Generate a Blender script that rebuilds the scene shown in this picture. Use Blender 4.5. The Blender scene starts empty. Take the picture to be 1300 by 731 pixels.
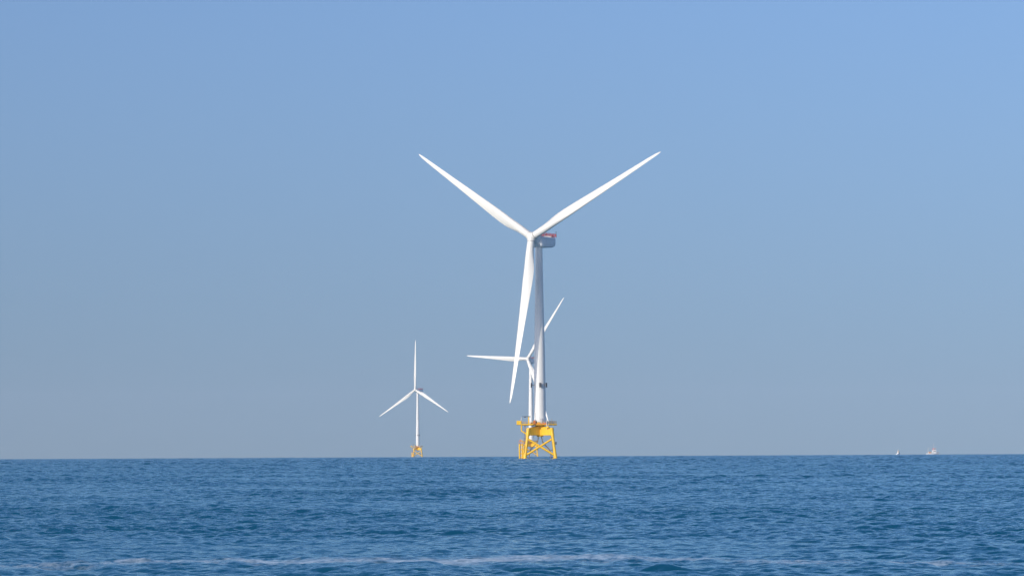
import bpy, math, random
import numpy as np
from mathutils import Vector, Matrix
random.seed(7)
R_ = math.radians
S = bpy.context.scene
COL = S.collection

# ------------------------------------------------------------------ camera
EYE = 2.25                      # eye height above mean water
EARTH = 6.371e6                 # the sea really curves away
FPX = 3640.0                    # focal length in pixels of the 1300 px wide photograph
DIP = math.sqrt(2 * EYE / EARTH)
HORIZON = 579.4
PITCH = math.atan((HORIZON - 365.5) / FPX) - DIP
ROLL = R_(0.29)
cam_d = bpy.data.cameras.new('camera')
cam = bpy.data.objects.new('camera', cam_d); COL.objects.link(cam)
cam_d.sensor_width = 36.0
cam_d.lens = 36.0 * FPX / 1300.0
cam_d.clip_start = 0.5; cam_d.clip_end = 60000
cam.matrix_world = (Matrix.Translation((0, 0, EYE)) @ Matrix.Rotation(R_(90) + PITCH, 4, 'X')
                    @ Matrix.Rotation(-ROLL, 4, 'Z'))
S.camera = cam

# ------------------------------------------------------------------ light
SUN_AZ = R_(42)                 # sun behind the camera, this far to its left
SUN_EL = R_(21)
to_sun = Vector((-math.sin(SUN_AZ) * math.cos(SUN_EL), -math.cos(SUN_AZ) * math.cos(SUN_EL), math.sin(SUN_EL)))
world = bpy.data.worlds.new('World'); S.world = world; world.use_nodes = True
nt = world.node_tree; nt.nodes.clear()
sky = nt.nodes.new('ShaderNodeTexSky'); sky.sky_type = 'NISHITA'; sky.sun_disc = False
sky.sun_elevation = SUN_EL
sky.sun_rotation = math.atan2(to_sun.x, to_sun.y)
sky.altitude = 0; sky.air_density = 1.0; sky.dust_density = 2.5; sky.ozone_density = 6.0
bg = nt.nodes.new('ShaderNodeBackground'); bg.inputs['Strength'].default_value = 0.145
wo = nt.nodes.new('ShaderNodeOutputWorld')
# late-summer air: the lowest degrees of the sky are stretched upwards a little, as a deep layer of dust does
gen = nt.nodes.new('ShaderNodeTexCoord'); spl = nt.nodes.new('ShaderNodeSeparateXYZ'); cmb = nt.nodes.new('ShaderNodeCombineXYZ')
nt.links.new(gen.outputs['Generated'], spl.inputs[0])
def wm(op, a, b):
    q = nt.nodes.new('ShaderNodeMath'); q.operation = op
    for i, v in enumerate((a, b)):
        if isinstance(v, float): q.inputs[i].default_value = v
        else: nt.links.new(v, q.inputs[i])
    return q.outputs[0]
zz = wm('MAXIMUM', spl.outputs['Z'], 0.0)
zz = wm('MINIMUM', wm('ADD', wm('MULTIPLY', zz, wm('ADD', wm('MULTIPLY', zz, 0.9), 0.33)), 0.06), 1.0)
nrm_xy = wm('SQRT', wm('DIVIDE', wm('MAXIMUM', wm('SUBTRACT', 1.0, wm('MULTIPLY', zz, zz)), 0.0),
            wm('MAXIMUM', wm('ADD', wm('MULTIPLY', spl.outputs['X'], spl.outputs['X']), wm('MULTIPLY', spl.outputs['Y'], spl.outputs['Y'])), 1e-6)), 1.0)
nt.links.new(wm('MULTIPLY', spl.outputs['X'], nrm_xy), cmb.inputs[0]); nt.links.new(wm('MULTIPLY', spl.outputs['Y'], nrm_xy), cmb.inputs[1])
nt.links.new(zz, cmb.inputs[2]); nt.links.new(cmb.outputs[0], sky.inputs['Vector'])
tint = nt.nodes.new('ShaderNodeMix'); tint.data_type = 'RGBA'; tint.blend_type = 'MULTIPLY'; tint.inputs[0].default_value = 1.0
tint.inputs[7].default_value = (0.995, 0.943, 1.055, 1)
nt.links.new(sky.outputs[0], tint.inputs[6])
nt.links.new(tint.outputs[2], bg.inputs['Color']); nt.links.new(bg.outputs[0], wo.inputs[0])

sun_d = bpy.data.lights.new('sun', 'SUN'); sun_d.energy = 2.75; sun_d.angle = R_(0.5); sun_d.color = (1.0, 0.93, 0.80)
sun = bpy.data.objects.new('sun', sun_d); COL.objects.link(sun)
sun.rotation_euler = (-to_sun).to_track_quat('-Z', 'Y').to_euler()
S.view_settings.view_transform = 'Standard'
try: S.view_settings.look = 'None'
except Exception: pass
S.view_settings.exposure = 0.0; S.view_settings.gamma = 1.0
S.view_settings.use_curve_mapping = False
S.cycles.use_denoising = True; S.cycles.max_bounces = 6; S.cycles.volume_bounces = 1

# ------------------------------------------------------------------ helpers
class MB:
    """collects shapes and links them as ONE mesh object"""
    def __init__(s): s.v = []; s.f = []; s.sm = []
    def add(s, vs, fs, smooth=False):
        o = len(s.v); s.v += [tuple(v) for v in vs]
        s.f += [tuple(i + o for i in f) for f in fs]; s.sm += [smooth] * len(fs)
    def box(s, c, d, m=None):
        x, y, z = (q / 2 for q in d)
        vs = [Vector((sx * x, sy * y, sz * z)) for sz in (-1, 1) for sy in (-1, 1) for sx in (-1, 1)]
        if m: vs = [m @ v for v in vs]
        vs = [v + Vector(c) for v in vs]
        s.add(vs, [(0, 2, 3, 1), (4, 5, 7, 6), (0, 1, 5, 4), (2, 6, 7, 3), (0, 4, 6, 2), (1, 3, 7, 5)])
    def tube(s, pts, rad, n=10, caps=True):
        pts = [Vector(p) for p in pts]
        rads = rad if isinstance(rad, (list, tuple)) else [rad] * len(pts)
        rings = []; prev = None
        for i, p in enumerate(pts):
            t = (pts[min(i + 1, len(pts) - 1)] - pts[max(i - 1, 0)]).normalized()
            if prev is None:
                a = Vector((1, 0, 0)) if abs(t.x) < 0.9 else Vector((0, 1, 0))
                u = t.cross(a).normalized()
            else:
                u = (prev - t * prev.dot(t)).normalized()
            prev = u; w = t.cross(u)
            rings.append([p + (u * math.cos(2 * math.pi * k / n) + w * math.sin(2 * math.pi * k / n)) * rads[i] for k in range(n)])
        vs = [v for r in rings for v in r]; fs = []
        for i in range(len(pts) - 1):
            for k in range(n):
                k2 = (k + 1) % n
                fs.append((i * n + k, i * n + k2, (i + 1) * n + k2, (i + 1) * n + k))
        s.add(vs, fs, True)
        if caps:
            s.add(rings[0], [tuple(range(n))[::-1]]); s.add(rings[-1], [tuple(range(n))])
    def loft(s, rings, smooth=True, cap=True):
        n = len(rings[0]); vs = [v for r in rings for v in r]; fs = []
        for i in range(len(rings) - 1):
            for k in range(n):
                k2 = (k + 1) % n
                fs.append((i * n + k, i * n + k2, (i + 1) * n + k2, (i + 1) * n + k))
        s.add(vs, fs, smooth)
        if cap:
            s.add(rings[0], [tuple(range(n))[::-1]]); s.add(rings[-1], [tuple(range(n))])
    def lathe(s, prof, n=48, c=(0, 0, 0), cap=True):
        s.loft([[(c[0] + r * math.cos(2 * math.pi * k / n), c[1] + r * math.sin(2 * math.pi * k / n), c[2] + z)
                 for k in range(n)] for r, z in prof], True, cap)
    def build(s, name, mat, parent=None):
        me = bpy.data.meshes.new(name); me.from_pydata(s.v, [], s.f); me.update()
        me.polygons.foreach_set('use_smooth', s.sm)
        me.materials.append(mat)
        o = bpy.data.objects.new(name, me); COL.objects.link(o)
        if parent is not None: o.parent = parent
        return o

def bevel(o, w, seg=2):
    m = o.modifiers.new('bevel', 'BEVEL'); m.width = w; m.segments = seg; m.limit_method = 'ANGLE'
    return o
def empty(name, loc, label, cat, group=None):
    o = bpy.data.objects.new(name, None); COL.objects.link(o); o.location = loc
    o['label'] = label; o['category'] = cat
    if group: o['group'] = group
    return o

def paint(name, base, rough=0.45, dirt=0.12, scale=0.35, dirt_col=None, metallic=0.0, streak=6.0):
    """painted metal or laminate with weather streaks that run downwards"""
    m = bpy.data.materials.new(name); m.use_nodes = True
    n = m.node_tree; p = n.nodes['Principled BSDF']
    tc = n.nodes.new('ShaderNodeTexCoord'); mp = n.nodes.new('ShaderNodeMapping')
    mp.inputs['Scale'].default_value = (scale * streak, scale * streak, scale)
    no = n.nodes.new('ShaderNodeTexNoise'); no.inputs['Scale'].default_value = 1.0; no.inputs['Detail'].default_value = 5
    cr = n.nodes.new('ShaderNodeValToRGB'); cr.color_ramp.elements[0].position = 0.42; cr.color_ramp.elements[1].position = 0.68
    mx = n.nodes.new('ShaderNodeMix'); mx.data_type = 'RGBA'
    dc = dirt_col or tuple(b * 0.6 for b in base)
    mx.inputs[6].default_value = (*base, 1); mx.inputs[7].default_value = (*dc, 1)
    mu = n.nodes.new('ShaderNodeMath'); mu.operation = 'MULTIPLY'; mu.inputs[1].default_value = dirt
    n.links.new(tc.outputs['Object'], mp.inputs[0]); n.links.new(mp.outputs[0], no.inputs['Vector'])
    n.links.new(no.outputs['Fac'], cr.inputs[0]); n.links.new(cr.outputs[0], mu.inputs[0])
    n.links.new(mu.outputs[0], mx.inputs[0]); n.links.new(mx.outputs[2], p.inputs['Base Color'])
    p.inputs['Roughness'].default_value = rough; p.inputs['Metallic'].default_value = metallic
    return m

M = {
    'white': paint('white_paint', (0.83, 0.80, 0.73), 0.42, 0.25, 0.12, (0.62, 0.60, 0.55)),
    'blade': paint('blade_white', (0.80, 0.765, 0.68), 0.40, 0.3, 0.2, (0.68, 0.66, 0.61)),
    'nacelle': paint('nacelle_grey_white', (0.82, 0.82, 0.80), 0.4, 0.25, 0.4, (0.52, 0.53, 0.53)),
    'seam': paint('dark_seam', (0.16, 0.16, 0.16), 0.6, 0.1),
    'yellow': paint('safety_yellow', (0.96, 0.56, 0.020), 0.42, 0.35, 0.25, (0.62, 0.31, 0.03)),
    'orange': paint('orange_paint', (0.75, 0.22, 0.03), 0.5, 0.3),
    'red': paint('signal_red', (0.80, 0.13, 0.13), 0.5, 0.2),
    'galv': paint('galvanised_steel', (0.40, 0.34, 0.25), 0.55, 0.5, 0.8, (0.26, 0.18, 0.10)),
    'dark': paint('dark_grey_paint', (0.07, 0.075, 0.085), 0.5, 0.2),
    'rust': paint('rust_brown_tube', (0.28, 0.16, 0.07), 0.6, 0.5, 0.6, (0.16, 0.08, 0.04)),
    'lgrey': paint('light_grey_panel', (0.55, 0.55, 0.53), 0.5, 0.2),
    'hull_white': paint('hull_white', (0.78, 0.77, 0.74), 0.4, 0.3, 0.6, (0.5, 0.38, 0.26)),
    'hull_blue': paint('hull_dark', (0.10, 0.14, 0.22), 0.4, 0.3, 0.6),
    'buff': paint('buff_paint', (0.62, 0.50, 0.36), 0.5, 0.3, 0.6),
    'window': paint('dark_window', (0.03, 0.04, 0.05), 0.08, 0.0),
}

def splash_zone(m, col=(0.13, 0.11, 0.045)):
    """weed and scum on the steel just above the water"""
    n = m.node_tree; p = n.nodes['Principled BSDF']; src = p.inputs['Base Color'].links[0].from_socket
    tc = n.nodes.new('ShaderNodeTexCoord'); sp = n.nodes.new('ShaderNodeSeparateXYZ'); n.links.new(tc.outputs['Object'], sp.inputs[0])
    no = n.nodes.new('ShaderNodeTexNoise'); no.inputs['Scale'].default_value = 1.5; n.links.new(tc.outputs['Object'], no.inputs['Vector'])
    a = n.nodes.new('ShaderNodeMath'); a.operation = 'MULTIPLY_ADD'; a.inputs[1].default_value = 1.2
    n.links.new(no.outputs['Fac'], a.inputs[0]); n.links.new(sp.outputs['Z'], a.inputs[2])
    r = n.nodes.new('ShaderNodeMapRange'); r.inputs['From Min'].default_value = 1.25; r.inputs['From Max'].default_value = 0.75
    n.links.new(a.outputs[0], r.inputs['Value'])
    mx = n.nodes.new('ShaderNodeMix'); mx.data_type = 'RGBA'; mx.inputs[7].default_value = (*col, 1)
    n.links.new(r.outputs[0], mx.inputs[0]); n.links.new(src, mx.inputs[6]); n.links.new(mx.outputs[2], p.inputs['Base Color'])
splash_zone(M['yellow'])

# ------------------------------------------------------------------ sea
WIND = np.array([math.sin(R_(34)), math.cos(R_(34))])   # the way the wind and the waves go
rng = np.random.default_rng(11)

def band(lmin, lmax, N=512, slope=0.06, spread=1.2):
    """one octave of wind waves as a tile: height, x shift, y shift"""
    L = lmax * 11.0 * (1 + 0.13 * rng.random())
    k1 = np.fft.fftfreq(N, L / N) * 2 * np.pi
    kx, ky = np.meshgrid(k1, k1, indexing='ij')
    k = np.hypot(kx, ky); k[0, 0] = 1e9
    cosw = (kx * WIND[0] + ky * WIND[1]) / k
    amp = k ** -2 * np.abs(cosw) ** spread * (cosw > 0)
    amp = amp + 0.9 * k ** -2 * (cosw > 0)
    amp *= (k >= 2 * np.pi / lmax) & (k < 2 * np.pi / lmin)
    z = (rng.normal(size=(N, N)) + 1j * rng.normal(size=(N, N))) * amp
    h = np.fft.ifft2(z)
    sx = np.fft.ifft2(1j * kx * z).real; sy = np.fft.ifft2(1j * ky * z).real
    g = slope / math.sqrt((sx ** 2 + sy ** 2).mean())
    dx = np.fft.ifft2(1j * kx / k * z).real; dy = np.fft.ifft2(1j * ky / k * z).real
    return L, h.real * g, dx * g, dy * g

def sample(t, L, x, y):
    N = t.shape[0]
    fx = (x / L % 1.0) * N; fy = (y / L % 1.0) * N
    ix = np.floor(fx).astype(np.int64); iy = np.floor(fy).astype(np.int64)
    fx -= ix; fy -= iy
    fx = fx * fx * (3 - 2 * fx) * 0.5 + fx * 0.5; fy = fy * fy * (3 - 2 * fy) * 0.5 + fy * 0.5
    ix %= N; iy %= N; jx = (ix + 1) % N; jy = (iy + 1) % N
    return (t[ix, iy] * (1 - fx) * (1 - fy) + t[jx, iy] * fx * (1 - fy) + t[ix, jy] * (1 - fx) * fy + t[jx, jy] * fx * fy)

SEA_R = 9000.0
def build_sea():
    half = R_(12.5); nd = 820
    th = np.concatenate([np.linspace(-half, half, nd), np.linspace(half, 2 * math.pi - half, 90)[1:-1]])
    rr = [2.0]
    while rr[-1] < 36: rr.append(rr[-1] * 1.06)
    while rr[-1] < SEA_R: rr.append(rr[-1] * (1.0012 if rr[-1] < 3000 else 1.002))
    rr = np.array(rr); nr, na = len(rr), len(th)
    rg, tg = np.meshgrid(rr, th, indexing='ij')
    x = (rg * np.sin(tg)).ravel(); y = (rg * np.cos(tg)).ravel(); r = rg.ravel()
    dr = np.gradient(rr); dt = np.abs(np.gradient(np.unwrap(th)))
    dense = np.abs((th + math.pi) % (2 * math.pi) - math.pi) <= half + 1e-6
    dt = np.where(dense, 2 * half / (nd - 1), 0.08)
    sp = np.maximum(dr[:, None], rr[:, None] * dt[None, :] * 0.8).ravel()
    z = -r ** 2 / (2 * EARTH); px = np.zeros_like(z); py = np.zeros_like(z); lost = np.zeros_like(z)
    # gusts: the chop is livelier in some patches of water than in others
    Lg, gust, _, _ = band(18, 60, 256, 1.0, 1.0); gust /= gust.std()
    gv = np.clip(1 + 0.22 * sample(gust, Lg, x, y), 0.4, 1.7)
    bands = [(20, 40, .006), (10, 20, .010), (5, 10, .018), (2.5, 5, .030), (1.25, 2.5, .068), (.62, 1.25, .135), (.3, .62, .15)]
    ws = []
    for lmin, lmax, sl in bands:
        w = np.clip((lmin * 1.15 / sp - 1.6) / 2.0, 0, 1); ws.append(w * w * (3 - 2 * w))
    total = sum(sl ** 2 for _, _, sl in bands)
    have = sum((w * sl) ** 2 for w, (_, _, sl) in zip(ws, bands))
    # far off, where the mesh is too coarse for ripples, the shortest waves it can carry take over their steepness
    share = [w * (1 - v) for w, v in zip(ws, ws[1:] + [np.zeros_like(sp)])]
    tot_share = np.maximum(sum(share), 1e-6)
    extra = np.clip(0.75 * total - have, 0, None)
    for bi, (lmin, lmax, sl) in enumerate(bands):
        L, h, hx, hy = band(lmin, lmax, 512, 1.0)
        a = rng.random() * 2.2 - 1.1; a *= 0.25
        c, s = math.cos(a), math.sin(a)
        xr, yr = c * x - s * y, s * x + c * y
        slope = np.sqrt((ws[bi] * sl) ** 2 + np.minimum(share[bi], 1) / np.maximum(tot_share, 1) * extra)
        slope = np.minimum(slope, 0.25 if lmax <= 5 else 0.16 if lmax <= 10 else 0.08 if lmax <= 20 else 0.035)
        m = ws[bi] > 0
        g = slope[m] * (gv[m] if lmax <= 10 else 1.0)
        z[m] += g * sample(h, L, xr[m], yr[m])
        chop = 0.75 if lmax <= 5 else 0.4
        a1 = sample(hx, L, xr[m], yr[m]) * g; a2 = sample(hy, L, xr[m], yr[m]) * g
        px[m] += chop * (c * a1 + s * a2); py[m] += chop * (-s * a1 + c * a2)
        lost += np.where(m, (sl * gv) ** 2 - np.minimum(slope, sl) ** 2, sl ** 2)
    lost = np.clip(lost - extra, 0.0, None)
    x = x - px; y = y - py
    co = np.stack([x, y, z], 1).astype(np.float32)
    nv = len(co); co = np.vstack([co, [[0, 0, -0.02]]]).astype(np.float32)
    i = np.arange(nr - 1)[:, None] * na; k = np.arange(na)[None, :]; k2 = (k + 1) % na
    quads = np.stack([i + k, i + na + k, i + na + k2, i + k2], -1).reshape(-1, 4)[:, ::-1]
    tris = np.stack([np.arange(na), (np.arange(na) + 1) % na, np.full(na, nv)], 1)[:, ::-1]
    me = bpy.data.meshes.new('sea')
    me.vertices.add(len(co)); me.vertices.foreach_set('co', co.ravel())
    nl = quads.size + tris.size
    me.loops.add(nl); me.loops.foreach_set('vertex_index', np.concatenate([quads.ravel(), tris.ravel()]).astype(np.int32))
    npoly = len(quads) + len(tris)
    me.polygons.add(npoly)
    ls = np.concatenate([np.arange(len(quads)) * 4, quads.size + np.arange(len(tris)) * 3]).astype(np.int32)
    me.polygons.foreach_set('loop_start', ls)
    me.polygons.foreach_set('use_smooth', np.ones(npoly, bool))
    me.update(calc_edges=True)
    at = me.attributes.new('ripple', 'FLOAT', 'POINT')
    at.data.foreach_set('value', np.append(np.sqrt(lost), 0.15).astype(np.float32))
    o = bpy.data.objects.new('sea', me); COL.objects.link(o)
    o['kind'] = 'structure'; o['label'] = 'choppy dark blue sea with a faint streak of foam'
    return o

def sea_material():
    m = bpy.data.materials.new('sea_water'); m.use_nodes = True
    n = m.node_tree; L = n.links; n.nodes.remove(n.nodes['Principled BSDF']); out = n.nodes['Material Output']
    def nd(t, **kw):
        q = n.nodes.new(t)
        for a, b in kw.items(): setattr(q, a, b)
        return q
    def math_(op, a, b=None, clamp=False):
        q = nd('ShaderNodeMath', operation=op, use_clamp=clamp)
        for i, v in enumerate((a, b)):
            if v is None: continue
            if isinstance(v, (int, float)): q.inputs[i].default_value = v
            else: L.new(v, q.inputs[i])
        return q.outputs[0]
    geo = nd('ShaderNodeNewGeometry'); pos = geo.outputs['Position']
    att = nd('ShaderNodeAttribute', attribute_name='ripple')
    # ripples too small for the mesh: the normal is tilted by noise whose slope is the slope that is missing
    micro = math_('SQRT', math_('ADD', math_('MULTIPLY', att.outputs['Fac'], att.outputs['Fac']), 0.014))
    acc = None
    for sc, wt in ((1.7, 0.45), (5.5, 0.6), (19.0, 0.6)):
        no = nd('ShaderNodeTexNoise'); no.inputs['Scale'].default_value = sc; no.inputs['Detail'].default_value = 1.5
        mp = nd('ShaderNodeMapping'); mp.inputs['Rotation'].default_value = (0, 0, R_(34)); mp.inputs['Scale'].default_value = (0.55, 1.0, 1.0)
        L.new(pos, mp.inputs[0]); L.new(mp.outputs[0], no.inputs['Vector'])
        sub = nd('ShaderNodeVectorMath', operation='SUBTRACT'); sub.inputs[1].default_value = (0.5, 0.5, 0.5)
        L.new(no.outputs['Color'], sub.inputs[0])
        scl = nd('ShaderNodeVectorMath', operation='SCALE'); scl.inputs['Scale'].default_value = wt * 8.5
        L.new(sub.outputs[0], scl.inputs[0])
        if acc is None: acc = scl.outputs[0]
        else:
            ad = nd('ShaderNodeVectorMath', operation='ADD'); L.new(acc, ad.inputs[0]); L.new(scl.outputs[0], ad.inputs[1]); acc = ad.outputs[0]
    flat = nd('ShaderNodeVectorMath', operation='MULTIPLY'); flat.inputs[1].default_value = (1, 1, 0); L.new(acc, flat.inputs[0])
    tilt = nd('ShaderNodeVectorMath', operation='SCALE'); L.new(flat.outputs[0], tilt.inputs[0]); L.new(micro, tilt.inputs['Scale'])
    addn = nd('ShaderNodeVectorMath', operation='ADD'); L.new(geo.outputs['Normal'], addn.inputs[0]); L.new(tilt.outputs[0], addn.inputs[1])
    nrm = nd('ShaderNodeVectorMath', operation='NORMALIZE'); L.new(addn.outputs[0], nrm.inputs[0])
    
    # foam: the remains of a wake, a wandering streak of thin lace on the water
    sep = nd('ShaderNodeSeparateXYZ'); L.new(pos, sep.inputs[0])
    wob = nd('ShaderNodeTexNoise', noise_dimensions='1D'); wob.inputs['Scale'].default_value = 0.16; wob.inputs['Detail'].default_value = 2
    L.new(sep.outputs['X'], wob.inputs['W'])
    bend = math_('ADD', sep.outputs['X'], 2.0)
    bend = math_('MULTIPLY', math_('MULTIPLY', bend, bend), -0.05)
    cen = math_('ADD', math_('ADD', math_('MULTIPLY', math_('SUBTRACT', wob.outputs['Fac'], 0.5), 6.0), bend), FOAM_Y)
    thick = math_('ADD', sep.outputs['X'], 2.3)
    thick = math_('ADD', math_('MULTIPLY', math_('POWER', 2.718, math_('MULTIPLY', math_('MULTIPLY', thick, thick), -0.07)), 0.16), -0.05)
    off = math_('ABSOLUTE', math_('SUBTRACT', sep.outputs['Y'], cen))
    wide = nd('ShaderNodeMapRange'); wide.inputs['From Min'].default_value = 3.6; wide.inputs['From Max'].default_value = 0.6
    L.new(off, wide.inputs['Value'])
    lace = nd('ShaderNodeTexNoise'); lace.inputs['Scale'].default_value = 4.0; lace.inputs['Detail'].default_value = 6; lace.inputs['Roughness'].default_value = 0.7
    mp = nd('ShaderNodeMapping'); mp.inputs['Scale'].default_value = (1.0, 0.8, 1.0); L.new(pos, mp.inputs[0]); L.new(mp.outputs[0], lace.inputs['Vector'])
    pat = nd('ShaderNodeTexNoise'); pat.inputs['Scale'].default_value = 0.35; pat.inputs['Detail'].default_value = 2; L.new(pos, pat.inputs['Vector'])
    lev = math_('ADD', math_('MULTIPLY', wide.outputs[0], 0.24), math_('MULTIPLY', math_('SUBTRACT', pat.outputs['Fac'], 0.5), 0.52))
    v = math_('ADD', math_('ADD', lace.outputs['Fac'], lev), thick)
    fo = nd('ShaderNodeMapRange'); fo.inputs['From Min'].default_value = 0.60; fo.inputs['From Max'].default_value = 0.92; L.new(v, fo.inputs['Value'])
    foam = math_('MULTIPLY', math_('MULTIPLY', fo.outputs[0], wide.outputs[0], True), 0.68, True)
    # patches of slightly greener and bluer water
    big = nd('ShaderNodeTexNoise'); big.inputs['Scale'].default_value = 0.02; big.inputs['Detail'].default_value = 3; L.new(pos, big.inputs['Vector'])
    wc = nd('ShaderNodeMix', data_type='RGBA'); wc.inputs[6].default_value = (*WATER_A, 1); wc.inputs[7].default_value = (*WATER_B, 1)
    L.new(big.outputs['Fac'], wc.inputs[0])
    body = nd('ShaderNodeBsdfDiffuse'); body.inputs['Normal'].default_value = (0, 0, 1); L.new(wc.outputs[2], body.inputs['Color'])
    up = nd('ShaderNodeCombineXYZ'); up.inputs[2].default_value = 1.0; L.new(up.outputs[0], body.inputs['Normal'])   # light welling up from below leaves alike from every facet
    gl = nd('ShaderNodeBsdfGlossy'); gl.inputs['Color'].default_value = (0.80, 0.98, 1.0, 1); gl.inputs['Roughness'].default_value = 0.15
    L.new(nrm.outputs[0], gl.inputs['Normal'])
    fr = nd('ShaderNodeFresnel'); fr.inputs['IOR'].default_value = 1.33; L.new(nrm.outputs[0], fr.inputs['Normal'])
    wat = nd('ShaderNodeMixShader'); L.new(fr.outputs[0], wat.inputs[0]); L.new(body.outputs[0], wat.inputs[1]); L.new(gl.outputs[0], wat.inputs[2])
    fd = nd('ShaderNodeBsdfDiffuse'); fd.inputs['Color'].default_value = (0.62, 0.73, 0.80, 1)
    mixf = nd('ShaderNodeMixShader'); L.new(foam, mixf.inputs[0]); L.new(wat.outputs[0], mixf.inputs[1]); L.new(fd.outputs[0], mixf.inputs[2])
    L.new(mixf.outputs[0], out.inputs['Surface'])
    return m
FOAM_Y = 62.5
WATER_A = (0.008, 0.136, 0.222)
WATER_B = (0.006, 0.116, 0.198)
sea = build_sea()
sea.data.materials.append(sea_material())

# ------------------------------------------------------------------ haze over the sea
hz = MB(); hz.box((0, 0, 96), (18400, 18400, 212)); 
hm = bpy.data.materials.new('haze_air'); hm.use_nodes = True; hm.node_tree.nodes.clear()
pv = hm.node_tree.nodes.new('ShaderNodeVolumePrincipled'); ho = hm.node_tree.nodes.new('ShaderNodeOutputMaterial')
pv.inputs['Color'].default_value = (0.80, 0.86, 0.95, 1); pv.inputs['Density'].default_value = 0.000034
hm.node_tree.links.new(pv.outputs[0], ho.inputs['Volume'])
haze = hz.build('haze', hm); haze['kind'] = 'stuff'; haze['label'] = 'thin summer haze over the open sea'

# ------------------------------------------------------------------ wind turbine
HUB_FWD = 6.0
def airfoil(n=28):
    pts = []
    for k in range(n):
        a = 2 * math.pi * k / n
        xc = 0.5 * (1 + math.cos(a))                     # 1 = trailing edge
        t = 5 * (0.2969 * math.sqrt(xc) - 0.126 * xc - 0.3516 * xc ** 2 + 0.2843 * xc ** 3 - 0.1036 * xc ** 4)
        pts.append((xc, t if math.sin(a) >= 0 else -t, a))
    return pts
AF = airfoil()
def lerp_tab(tab, r):
    for (a, u), (b, v) in zip(tab, tab[1:]):
        if r <= b: return u + (v - u) * max(0, (r - a)) / (b - a)
    return tab[-1][1]
CH = [(0, 3.25), (4, 3.25), (7, 3.5), (11, 4.2), (15, 4.75), (19, 4.8), (25, 4.45), (35, 3.65), (48, 2.7), (60, 1.95), (68, 1.45), (72, 1.05), (74.2, .55), (75, .12)]
TH = [(0, 3.25), (4, 3.2), (7, 3.0), (11, 2.5), (15, 2.05), (19, 1.7), (25, 1.3), (35, .85), (48, .52), (60, .32), (68, .2), (74.2, .08), (75, .02)]
TW = [(0, 16), (8, 15), (19, 10), (35, 5), (55, 1.5), (75, -1)]
def smooth_tab(tab, r, w=2.0):
    return sum(lerp_tab(tab, min(75, max(0, r + d * w))) for d in (-1, -.5, 0, .5, 1)) / 5 if r < 71 else lerp_tab(tab, r)
def make_blade(parent):
    b = MB(); rings = []
    rs = [1.75] + [2 + i * 1.0 for i in range(70)] + [72, 73, 73.8, 74.4, 74.8, 75]
    for r in rs:
        c = smooth_tab(CH, r); t = smooth_tab(TH, r); tw = R_(lerp_tab(TW, r))
        s = min(1, max(0, (r - 4.5) / 11)); s = s * s * (3 - 2 * s)
        ring = []
        for xc, yt, a in AF:
            ax = (xc - 0.33) * c; ay = yt * t * (1.0 + 0.15 * (yt > 0)) 
            cx_, cy_ = 0.5 * c * math.cos(a), 0.5 * t * math.sin(a)
            X = cx_ * (1 - s) + ax * s; Y = cy_ * (1 - s) + ay * s
            X, Y = X * math.cos(tw) + Y * math.sin(tw), -X * math.sin(tw) + Y * math.cos(tw)
            ring.append((X, Y + 1.0 * (r / 75) ** 2, r))
        rings.append(ring)
    b.loft(rings)
    return b.build('blade', M['blade'], parent)

def rotor_frame(yaw, tilt):
    fwd = Vector((-math.sin(yaw), -math.cos(yaw), 0)); rt = Vector((math.cos(yaw), -math.sin(yaw), 0))
    up0 = Vector((0, 0, 1))
    return fwd * math.cos(tilt) + up0 * math.sin(tilt), rt, up0 * math.cos(tilt) - fwd * math.sin(tilt)
def basis(X, Y, Z, loc):
    m = Matrix.Identity(4)
    for i, v in enumerate((X, Y, Z)):
        m[0][i], m[1][i], m[2][i] = v
    m.translation = loc
    return m
def pose_rotor(parts, hubz, yaw, tilt, az, cone):
    """places hub, generator, nacelle and the blades of one turbine"""
    ax, rt, up = rotor_frame(yaw, tilt)
    hub = Vector((0, 0, hubz)) + ax * HUB_FWD
    fl = Vector((ax.x, ax.y, 0)).normalized()
    k = 0
    for kind, o in parts:
        if kind == 'blade':
            a = az + k * 2 * math.pi / 3; k += 1
            d = up * math.cos(a) + rt * math.sin(a)
            tr = up * math.sin(a) - rt * math.cos(a)
            Z = d * math.cos(cone) + ax * math.sin(cone)
            o.matrix_basis = basis(tr, Z.cross(tr), Z, hub)
        elif kind == 'hub':
            d = up * math.cos(az) + rt * math.sin(az); tr = up * math.sin(az) - rt * math.cos(az)
            o.matrix_basis = basis(tr, ax, d, hub)
        elif kind == 'nacelle':                       # local +Y points upwind, X to the viewer's left
            o.matrix_basis = basis(-rt, fl, Vector((0, 0, 1)), Vector((0, 0, hubz)))
        elif kind == 'generator':
            o.matrix_basis = basis(-rt, ax, up, hub)

def railing(mb, pts, z, h=1.15, rad=0.035, posts=1.6, rails=3, closed=False):
    P = [Vector((p[0], p[1], z)) for p in pts]
    segs = list(zip(P, P[1:])) + ([(P[-1], P[0])] if closed else [])
    for a, b in segs:
        n = max(1, int((b - a).length / posts))
        for i in range(n + 1):
            q = a.lerp(b, i / n); mb.tube([q, q + Vector((0, 0, h))], rad, 6)
        for j in range(rails):
            zz = Vector((0, 0, h * (j + 1) / rails)); mb.tube([a + zz, b + zz], rad, 6)

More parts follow.
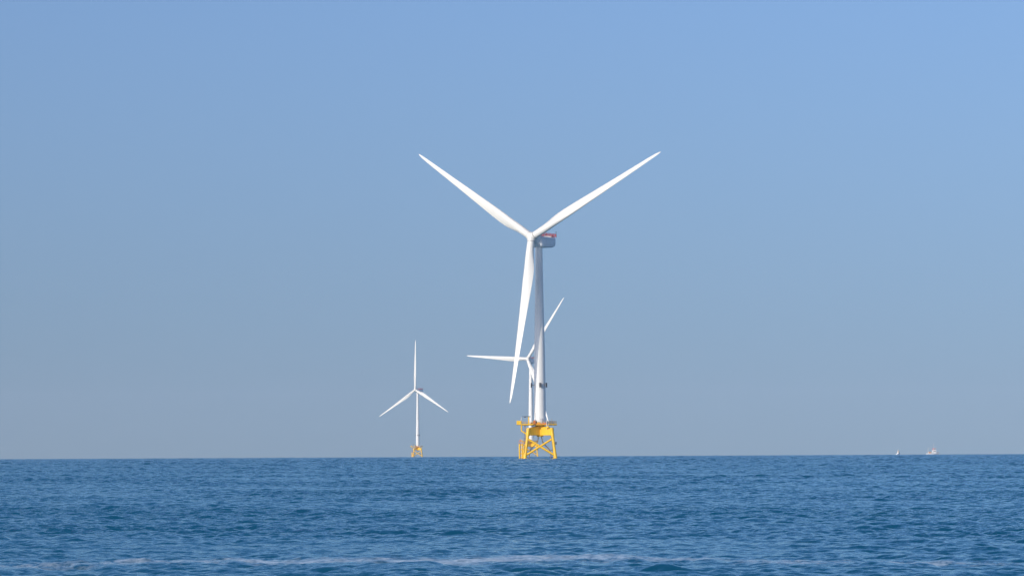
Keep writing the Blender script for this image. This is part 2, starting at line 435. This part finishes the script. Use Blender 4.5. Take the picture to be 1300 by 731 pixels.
def make_turbine(loc, label, pose):
    T = empty('offshore_wind_turbine', loc, label, 'wind turbine', 'white offshore wind turbines on yellow jackets')
    hubz = pose[0]
    # --- jacket: four battered legs and crossed braces
    ZT, HT, HB = 13.6, 5.15, 6.85
    half = lambda z: HB + (HT - HB) * z / ZT
    corner = lambda sx, sy, z: Vector((sx * half(z), sy * half(z), z))
    for sx in (-1, 1):
        for sy in (-1, 1):
            b = MB(); b.tube([corner(sx, sy, -7), corner(sx, sy, 2.6)], 0.72, 20); b.tube([corner(sx, sy, 2.6), corner(sx, sy, 13.4)], 0.62, 20)
            b.tube([corner(sx, sy, 0.6), corner(sx, sy, 2.6)], 0.76, 20)
            b.build('jacket_leg', M['yellow'], T)
    faces = [((-1, -1), (1, -1)), ((-1, 1), (1, 1)), ((-1, -1), (-1, 1)), ((1, -1), (1, 1))]
    for (a, c) in faces:
        for p, q in ((a, c), (c, a)):
            b = MB(); s0, s1 = corner(*p, 1.7), corner(*q, 9.3)
            b.tube([s0, s1], 0.45, 14)
            b.build('cross_brace', M['yellow'], T)
            b = MB(); s1 = corner(*p, 0.9); s0 = corner(*q, -7.5)
            b.tube([s0, s1], 0.34, 12)
            b.build('cross_brace', M['yellow'], T)
    # --- transition piece: four deep box girders running in to a central drum
    tp = MB(); tp.lathe([(1.3, 10.1), (1.55, 10.5), (1.55, 14.9), (2.9, 15.15), (2.9, 15.45)], 48)
    TP = tp.build('transition_piece', M['yellow'], T)
    for sx in (-1, 1):
        for sy in (-1, 1):
            p = corner(sx, sy, 12.2); d = Vector((sx, sy, 0)).normalized(); n = Vector((-d.y, d.x, 0))
            a0 = d * 1.8; a1 = Vector((p.x, p.y, 0)) + d * 0.35
            g = MB()
            prof = []
            for q, zb, zt, w in ((a0 * 0.3, 10.7, 15.1, 1.2), (a1, 10.7, 13.7, 0.7)):
                prof.append([q + n * w + Vector((0, 0, zb)), q - n * w + Vector((0, 0, zb)), q - n * w + Vector((0, 0, zt)), q + n * w + Vector((0, 0, zt))])
            g.loft(prof, False)
            bevel(g.build('girder', M['yellow'], TP), 0.06)
            k = MB(); k.tube([corner(sx, sy, 10.2), corner(sx, sy, 13.9)], 0.78, 20); k.build('leg_sleeve', M['yellow'], TP)
    # --- working deck with railings
    dk = MB(); zD = 15.62
    outline = [(-8.3, -5.6), (-3.2, -5.6), (-2.2, -4.3), (3.3, -4.3), (7.3, -2.0), (7.3, 4.6), (4.0, 5.6), (-5.0, 5.6), (-8.3, 2.0)]
    dk.loft([[(x, y, z) for x, y in outline] for z in (zD - 0.22, zD)], False)
    D = dk.build('deck', M['rust'], T)
    e = MB()
    for (x0, y0), (x1, y1) in zip(outline, outline[1:] + outline[:1]):
        a, c = Vector((x0, y0, zD - 0.16)), Vector((x1, y1, zD - 0.16)); e.tube([a, c], 0.30, 8)
    for x in (-6.5, -4, 0, 3, 6): e.box((x, 0.6, zD - 0.42), (0.22, 8.2, 0.36))
    e.build('deck_beam', M['yellow'], D)
    r1 = MB(); railing(r1, [outline[8], outline[0], outline[1]], zD); railing(r1, [outline[1], outline[2], outline[3]], zD, 1.1)
    r1.build('railing', M['yellow'], D)
    r2 = MB(); rp = [outline[3], outline[4], outline[5], outline[6]]
    railing(r2, rp, zD, 1.35, 0.05, 0.9, 3)
    for (x0, y0), (x1, y1) in zip(rp, rp[1:]):
        n = int(math.hypot(x1 - x0, y1 - y0) / 0.16)
        for i in range(n):
            f = (i + .5) / n; x, y = x0 + (x1 - x0) * f, y0 + (y1 - y0) * f
            r2.box((x, y, zD + 0.70), (0.07, 0.07, 1.15))
    r2.build('mesh_railing', M['galv'], D)
    r3 = MB(); railing(r3, [outline[6], outline[7], outline[8]], zD); r3.build('railing', M['yellow'], D)
    # --- boxes and fittings on the deck
    def boxpart(name, c, d, mat, par=T, bv=0.05):
        b = MB(); b.box(c, d); return bevel(b.build(name, mat, par), bv)
    boxpart('cabinet', (-9.35, -5.2, 16.3), (2.15, 1.5, 1.75), M['yellow'])
    s = MB(); s.tube([(-8.25, -5.3, 15.4), (-8.25, -5.3, 12.7), (-5.9, -5.4, 11.2)], 0.33, 12); s.tube([(-8.3, -5.3, 15.5), (-10.3, -5.3, 15.5)], 0.2, 8)
    s.build('deck_strut', M['yellow'], T)
    boxpart('equipment_box', (-2.55, -4.6, 16.5), (0.95, 0.9, 1.7), M['orange'])
    boxpart('equipment_box', (-0.6, -3.9, 16.05), (1.5, 0.8, 0.85), M['yellow'])
    boxpart('equipment_box', (-3.7, -4.3, 16.05), (0.9, 0.9, 0.8), M['dark'])
    boxpart('equipment_box', (1.4, -4.0, 15.95), (0.8, 0.7, 0.65), M['orange'])
    boxpart('equipment_box', (-1.65, -3.6, 16.4), (0.6, 0.6, 1.5), M['rust'])
    boxpart('equipment_box', (2.4, -4.0, 15.95), (0.5, 0.6, 0.7), M['red'])
    s = MB(); s.tube([(-4.6, -4.9, 15.7), (-3.3, -4.9, 15.7)], 0.35, 12); s.build('hose_reel', M['orange'], T)
    boxpart('toe_board', (0.5, -4.55, 15.75), (5.2, 0.08, 0.5), M['orange'])
    s = MB(); s.lathe([(0.75, 13.9), (0.75, 14.25), (0.55, 14.6), (0.2, 14.75)], 20, (3.4, -5.1, 0)); s.build('bollard', M['yellow'], T)
    s = MB(); s.tube([(3.0, -4.6, 13.4), (3.0, -4.6, 18.0)], 0.16, 8); s.tube([(3.7, -4.6, 13.6), (3.7, -4.6, 15.5)], 0.13, 8); s.build('deck_post', M['lgrey'], T)
    s = MB(); s.tube([(5.15, -3.4, 15.6), (5.15, -3.4, 18.1)], 0.1, 8); s.build('antenna', M['galv'], T)
    s = MB(); s.tube([(-2.1, -4.6, 15.6), (-2.1, -4.6, 20.6)], 0.05, 6); s.build('antenna', M['dark'], T)
    # davit crane
    c = MB(); c.tube([(-5.05, -4.9, 15.6), (-5.05, -4.9, 18.9)], 0.30, 14); CR = c.build('davit_crane', M['yellow'], T)
    c = MB(); c.tube([(-4.2, -4.9, 19.0), (-7.9, -4.9, 19.05)], [0.18, 0.10], 8); c.box((-6.7, -4.9, 18.8), (0.8, 0.35, 0.4)); c.box((-4.9, -4.9, 19.02), (0.7, 0.5, 0.35)); c.build('boom', M['dark'], CR)
    c = MB(); c.tube([(-8.3, -4.9, 15.6), (-8.3, -4.9, 18.6)], 0.2, 10); c.box((-8.3, -4.9, 18.6), (0.45, 0.45, 0.4)); c.build('mast', M['lgrey'], T)
    # --- boat landing on the left
    BL = MB()
    for x in (-9.15, -7.95): BL.tube([(x, -6.6, -5), (x, -6.6, 7.0)], 0.34, 14)
    BL = BL.build('boat_landing', M['yellow'], T)
    b = MB()
    for z in (0.9, 2.6, 4.4, 6.4):
        b.tube([(-9.15, -6.6, z), (-6.6, -6.2, z + 0.2)], 0.2, 8)
    b.tube([(-7.1, -6.9, -5), (-7.1, -6.9, 6.2)], 0.27, 12)
    b.build('fender_bracket', M['yellow'], BL)
    b = MB()
    for x in (-8.8, -8.3): b.tube([(x, -6.35, 0), (x, -6.35, 9.6)], 0.06, 6)
    for i in range(24): b.tube([(-8.8, -6.35, 0.3 + i * .38), (-8.3, -6.35, 0.3 + i * .38)], 0.03, 5)
    b.build('ladder', M['lgrey'], BL)
    b = MB(); b.box((-8.3, -5.6, 7.05), (2.6, 1.9, 0.14)); railing(b, [(-9.5, -6.4), (-9.5, -4.7), (-7.1, -4.7)], 7.1, 1.1)
    b.box((-8.7, -5.0, 8.35), (0.8, 0.6, 1.0))
    b.build('rest_platform', M['orange'], BL)
    b = MB(); b.tube([(-6.9, -4.6, 7.1), (-6.9, -4.6, 15.5)], 0.09, 6); b.tube([(-6.4, -4.6, 7.1), (-6.4, -4.6, 15.5)], 0.09, 6)
    for i in range(20): b.tube([(-6.9, -4.6, 7.4 + i * .4), (-6.4, -4.6, 7.4 + i * .4)], 0.04, 5)
    b.build('upper_ladder', M['rust'], BL)
    # --- cable tubes bending from the drum out to the legs
    for sg in (1, -1):
        pts = [(.74, 11.2), (.78, 9.6), (1.0, 8.4), (1.45, 7.3), (2.2, 6.45), (3.1, 5.6), (3.9, 4.75), (4.45, 3.8), (4.75, 2.6), (4.85, 1.2), (4.85, -5)]
        b = MB(); b.tube([(sg * x, 3.4, z) for x, z in pts], 0.20, 10); b.build('cable_tube', M['rust'], T)
        b = MB(); b.tube([(sg * 4.45, 3.4, 3.9), (sg * 6.3, 5.9, 4.4)], 0.12, 8); b.build('tube_bracket', M['rust'], T)
    b = MB(); b.box((7.0, -5.9, 7.2), (0.55, 0.6, 1.3)); b.tube([(6.0, -5.9, 7.0), (7.0, -5.9, 7.0)], 0.1, 6); b.build('marker_light', M['dark'], T)
    # --- tower
    top = hubz - 3.2
    prof = [(2.62, 15.5), (2.62, 20)]
    for z, d in ((33, 5.1), (45, 4.85), (58, 4.35), (70, 3.85), (82, 3.4), (top, 3.1)): prof.append((d / 2, z))
    tw = MB(); tw.lathe([(2.85, 15.5), (2.85, 15.8), (2.62, 15.82)] + prof[1:], 64)
    TW_ = tw.build('tower', M['white'], T)
    for z in (33.8, 56.0, 78.0):
        d = next(a[0] + (b_[0] - a[0]) * (z - a[1]) / (b_[1] - a[1]) for a, b_ in zip(prof, prof[1:]) if a[1] <= z <= b_[1])
        fl = MB(); fl.lathe([(d + .004, z), (d + .03, z + .03), (d + .03, z + .12), (d + .004, z + .15)], 64, cap=False)
        fl.build('flange', M['white'], TW_)
    b = MB(); b.box((0.55, -2.66, 17.1), (1.0, 0.14, 2.3)); bevel(b.build('door', M['lgrey'], TW_), 0.05)
    for deg, rad in ((-70, 4.0), (4, 3.45), (58, 3.45), (180, 3.45)):
        a = R_(deg); d = Vector((math.sin(a), -math.cos(a), 0)); t = Vector((math.cos(a), math.sin(a), 0))
        m3 = Matrix((t, d, Vector((0, 0, 1)))).transposed()
        b = MB(); b.box(d * rad + Vector((0, 0, 33.0)), (1.0, 0.30, 2.05), m3)
        fr = bevel(b.build('navigation_panel', M['dark'], T), 0.04)
        b = MB(); b.box(d * (rad / 2 + 1.25) + Vector((0, 0, 33.0)), (0.35, rad - 2.4, 0.3), m3)
        b.build('panel_bracket', M['galv'], fr)
    # --- nacelle (local: Y upwind, Z up, origin on the tower axis at hub height)
    n = MB(); rings = []
    def sect(y, hw, zb, zt, r=0.9):
        pts = []
        for cx_, cz_, a0 in ((hw - r, zt - r, 0), (-hw + r, zt - r, 90), (-hw + r, zb + r, 180), (hw - r, zb + r, 270)):
            for k in range(5):
                a = R_(a0 + k * 22.5); pts.append((cx_ + r * math.cos(a), y, cz_ + r * math.sin(a)))
        return pts
    for y, hw, zb, zt, r in ((2.7, 2.0, -2.3, 0.6, .7), (2.3, 2.75, -3.0, 1.1, .7), (1.6, 3.0, -3.35, 1.25, .6), (-3, 3.05, -3.6, 1.25, .6), (-7.0, 3.0, -3.3, 1.25, .6), (-9.0, 2.9, -2.6, 1.25, .6), (-9.6, 2.6, -1.9, .9, .6)):
        rings.append(sect(y, hw, zb, zt, r))
    n.loft(rings, True)
    N = n.build('nacelle', M['nacelle'], T)
    b = MB()
    for sx in (-1, 1): b.box((sx * 3.06, -3.6, 0.2), (0.05, 8.5, 0.10)); b.box((sx * 3.07, -3.6, -2.2), (0.05, 8.0, 0.08))
    b.build('panel_seam', M['lgrey'], N)
    b = MB(); rp = [(2.9, 0.6), (2.9, -9.9), (-2.9, -9.9), (-2.9, 0.6), (2.9, 0.6)]
    railing(b, rp, 1.28, 1.6, 0.045, 1.1, 3)
    for (x0, y0), (x1, y1) in zip(rp, rp[1:]):
        k = int(math.hypot(x1 - x0, y1 - y0) / 0.75)
        for i in range(k):
            f = (i + .5) / k
            b.box((x0 + (x1 - x0) * f, y0 + (y1 - y0) * f, 1.28 + 0.95), (0.16, 0.16, 1.3))
    b.build('hoist_railing', M['red'], N)
    b = MB(); b.box((0, -8.2, 1.75), (4.2, 2.2, 0.7)); b.box((0.5, -2.0, 1.9), (1.8, 1.6, 1.0)); bevel(b.build('roof_unit', M['lgrey'], N), 0.1)
    b = MB(); b.tube([(-2.7, -9.9, 1.3), (-2.7, -9.9, 3.9)], 0.09, 6); b.box((-2.7, -9.9, 3.9), (0.7, 0.12, 0.12))
    b.build('weather_mast', M['dark'], N)
    b = MB(); b.tube([(2.7, -10.05, 1.3), (2.7, -10.05, 3.4)], 0.13, 6); b.build('warning_light', M['dark'], N)
    b = MB(); b.lathe([(1.58, top - 0.02), (1.9, top + 0.25), (1.95, top + 1.6)], 40); b.build('yaw_collar', M['nacelle'], T)
    # --- generator neck and hub (local Y points along the shaft, upwind)
    b = MB(); rings = []
    for y, rad in ((-4.6, 1.9), (-3.9, 2.55), (-2.2, 2.6), (-1.9, 2.3), (-0.9, 2.1)):
        rings.append([(rad * math.sin(2 * math.pi * k / 40), y, rad * math.cos(2 * math.pi * k / 40)) for k in range(40)])
    b.loft(rings); G = b.build('generator', M['nacelle'], T)
    b = MB(); rings = []
    for i in range(14):
        a = math.pi * (i + .5) / 14; rad = 1.98 * math.sin(a); y = 2.05 * math.cos(a) * (0.85 if math.cos(a) > 0 else 0.8)
        rings.append([(rad * math.sin(2 * math.pi * k / 40), y, rad * math.cos(2 * math.pi * k / 40)) for k in range(40)])
    b.loft(rings)
    for k in range(3):
        a = k * 2 * math.pi / 3; d = Vector((-math.sin(a), 0, math.cos(a)))
        b.tube([d * 0.2, d * 1.72], 1.84, 36)
    H = b.build('hub', M['blade'], T)
    b = MB()
    for k in range(3):
        a = k * 2 * math.pi / 3; d = Vector((-math.sin(a), 0, math.cos(a)))
        b.tube([d * 1.722, d * 1.90], 1.70, 36)
    b.build('blade_seam', M['seam'], H)
    blades = [make_blade(T)]
    for k in range(2):
        q = blades[0].copy(); COL.objects.link(q); q.parent = T; blades.append(q)
    parts = [('nacelle', N), ('generator', G), ('hub', H)] + [('blade', q) for q in blades]
    pose_rotor(parts, *pose)
    return T

def copy_tree(o, parent=None):
    c = o.copy(); COL.objects.link(c)
    if parent is not None: c.parent = parent
    for ch in list(o.children): copy_tree(ch, c)
    return c

def drop(d): return -d * d / (2 * EARTH)
near_pose = (98.0, R_(33.85), R_(6.62), R_(63.2), R_(1.75))
T0 = make_turbine((12.15, 1278, drop(1278)), 'largest white wind turbine, nearest, one blade hanging down across its own tower', near_pose)
for (x, d, pose, lab) in (
        (18.9, 2965, (100.2, R_(33.6), R_(8.0), R_(33.6), R_(1.5)), 'middle white wind turbine half hidden behind the tower of the largest one'),
        (-142.75, 4312, (100.27, R_(35.1), R_(6.0), R_(-2.2), R_(1.4)), 'smallest white wind turbine, standing alone at left with one blade straight up')):
    t = copy_tree(T0); t.location = (x, d, drop(d)); t['label'] = lab
    parts = [(c.name.split('.')[0], c) for c in t.children]
    pose_rotor([p for p in parts if p[0] in ('nacelle', 'generator', 'hub', 'blade')], *pose)

# ------------------------------------------------------------------ boats near the horizon
def hull_mesh(mb, L, B, zs, sheer=0.0, bow=1.0, n=16):
    """hull along X, bow at +X; zs = (keel z, deck z)"""
    rings = []
    for i in range(n + 1):
        f = i / n; x = -L / 2 + L * f
        w = B / 2 * (1 - max(0, (f - 0.55) / 0.45) ** 2 * 0.97) * (0.9 + 0.1 * min(1, f * 5))
        zt = zs[1] + sheer * max(0, (f - 0.45) / 0.55) ** 1.6; zb = zs[0] + 0.4 * max(0, (f - .7) / .3) ** 2
        xr = x + bow * max(0, (f - .6) / .4) ** 2
        rings.append([(x, -w * .55, zb), (x, w * .55, zb), ((x + xr) / 2, w * .92, zb * .4 + zt * .6 - .3), (xr, w, zt), (xr, -w, zt), ((x + xr) / 2, -w * .92, zb * .4 + zt * .6 - .3)])
    mb.loft(rings, False)

def at_px(px, d):
    q = (px - 650) / FPX; return Vector((q * d, d, drop(d)))

# fishing vessel, bow to the right
F = empty('fishing_vessel', at_px(1181.8, 4750), 'white and rust fishing vessel with wheelhouse and masts, right of the tiny pale boat', 'boat')
F.rotation_euler = (0, 0, R_(8)); F.scale = (1.12, 1.12, 1.25)
b = MB(); hull_mesh(b, 17.5, 5.4, (-0.9, 1.9), 2.3, 1.6); b.build('hull', M['hull_white'], F)
b = MB(); hull_mesh(b, 17.2, 5.46, (-0.95, 0.45), 0.2, 0.6); b.build('boot_stripe', M['hull_blue'], F)
b = MB(); b.box((2.6, 0, 4.1), (5.6, 4.0, 3.6)); b.box((3.2, 0, 7.0), (3.6, 3.2, 2.3)); WH = bevel(b.build('wheelhouse', M['hull_white'], F), 0.12)
b = MB(); b.box((3.25, 0, 7.3), (3.64, 3.24, 0.8)); b.box((2.9, -2.0, 4.6), (3.6, 0.06, 0.7)); b.build('window', M['window'], WH)
b = MB(); b.box((3.1, 0, 8.3), (4.2, 3.6, 0.22)); b.build('roof', M['red'], WH)
b = MB(); b.tube([(0.9, 0, 5.9), (0.9, 0, 8.6)], 0.4, 12); b.build('funnel', M['red'], F)
b = MB(); b.tube([(2.4, 0, 8.2), (2.4, 0, 15.2)], 0.20, 8); b.tube([(1.2, 0, 11.5), (3.6, 0, 11.5)], 0.08, 6); b.box((2.4, 0, 12.4), (1.5, .3, .3)); b.build('mast', M['lgrey'], F)
b = MB()
for sy in (-1, 1):
    b.tube([(-6.6, sy * 2.1, 1.9), (-6.4, sy * 1.6, 8.4)], 0.18, 8)
b.tube([(-6.4, -1.7, 8.3), (-6.4, 1.7, 8.3)], 0.18, 8); b.tube([(-6.4, 0, 8.3), (-1.2, 0, 7.4)], 0.14, 8); b.tube([(-6.4, 0, 8.2), (2.4, 0, 13.2)], 0.04, 5)
b.build('gantry', M['lgrey'], F)
b = MB(); b.lathe([(1.1, 2.0), (1.1, 3.8), (.3, 4.0)], 14, (-5.6, 0, 0)); b.build('net_drum', M['buff'], F)
b = MB(); b.box((-2.6, 0.4, 2.9), (2.4, 2.6, 2.0)); bevel(b.build('deck_box', M['buff'], F), .1)
b = MB(); b.box((-4.2, -1.2, 2.6), (1.2, 1.4, 1.4)); bevel(b.build('deck_box', M['orange'], F), .1)

# small boat
Bt = empty('motor_boat', at_px(1138.4, 4600), 'tiny white boat with tall pale canopy tower, left of the fishing vessel', 'boat')
Bt.rotation_euler = (0, 0, R_(50)); Bt.scale = (1.1, 1.1, 1.15)
b = MB(); hull_mesh(b, 8.6, 3.0, (-0.4, 1.5), 0.9, 0.9); b.build('hull', M['hull_white'], Bt)
b = MB(); b.box((0.6, 0, 2.4), (3.4, 2.3, 1.9)); CB = bevel(b.build('cabin', M['hull_white'], Bt), .15)
b = MB(); b.box((0.65, 0, 2.75), (3.44, 2.34, .6)); b.build('window', M['window'], CB)
b = MB()
for sx in (-1, 1):
    for sy in (-1, 1): b.tube([(0.4 + sx * 1.3, sy * 1.0, 3.2), (0.4 + sx * .6, sy * .6, 6.6)], 0.08, 6)
b.box((0.4, 0, 6.7), (1.9, 1.7, 0.16)); TWR = b.build('tower_frame', M['lgrey'], Bt)
b = MB(); b.loft([[(-.7, -1.0, 3.4), (1.5, -1.0, 3.4), (1.5, 1.0, 3.4), (-.7, 1.0, 3.4)], [(0, -.55, 6.2), (.85, -.55, 6.2), (.85, .55, 6.2), (0, .55, 6.2)]], False); b.build('canopy', M['buff'], TWR)
b = MB(); b.tube([(0.4, 0, 6.7), (0.4, 0, 8.8)], 0.05, 6); b.build('antenna', M['lgrey'], Bt)
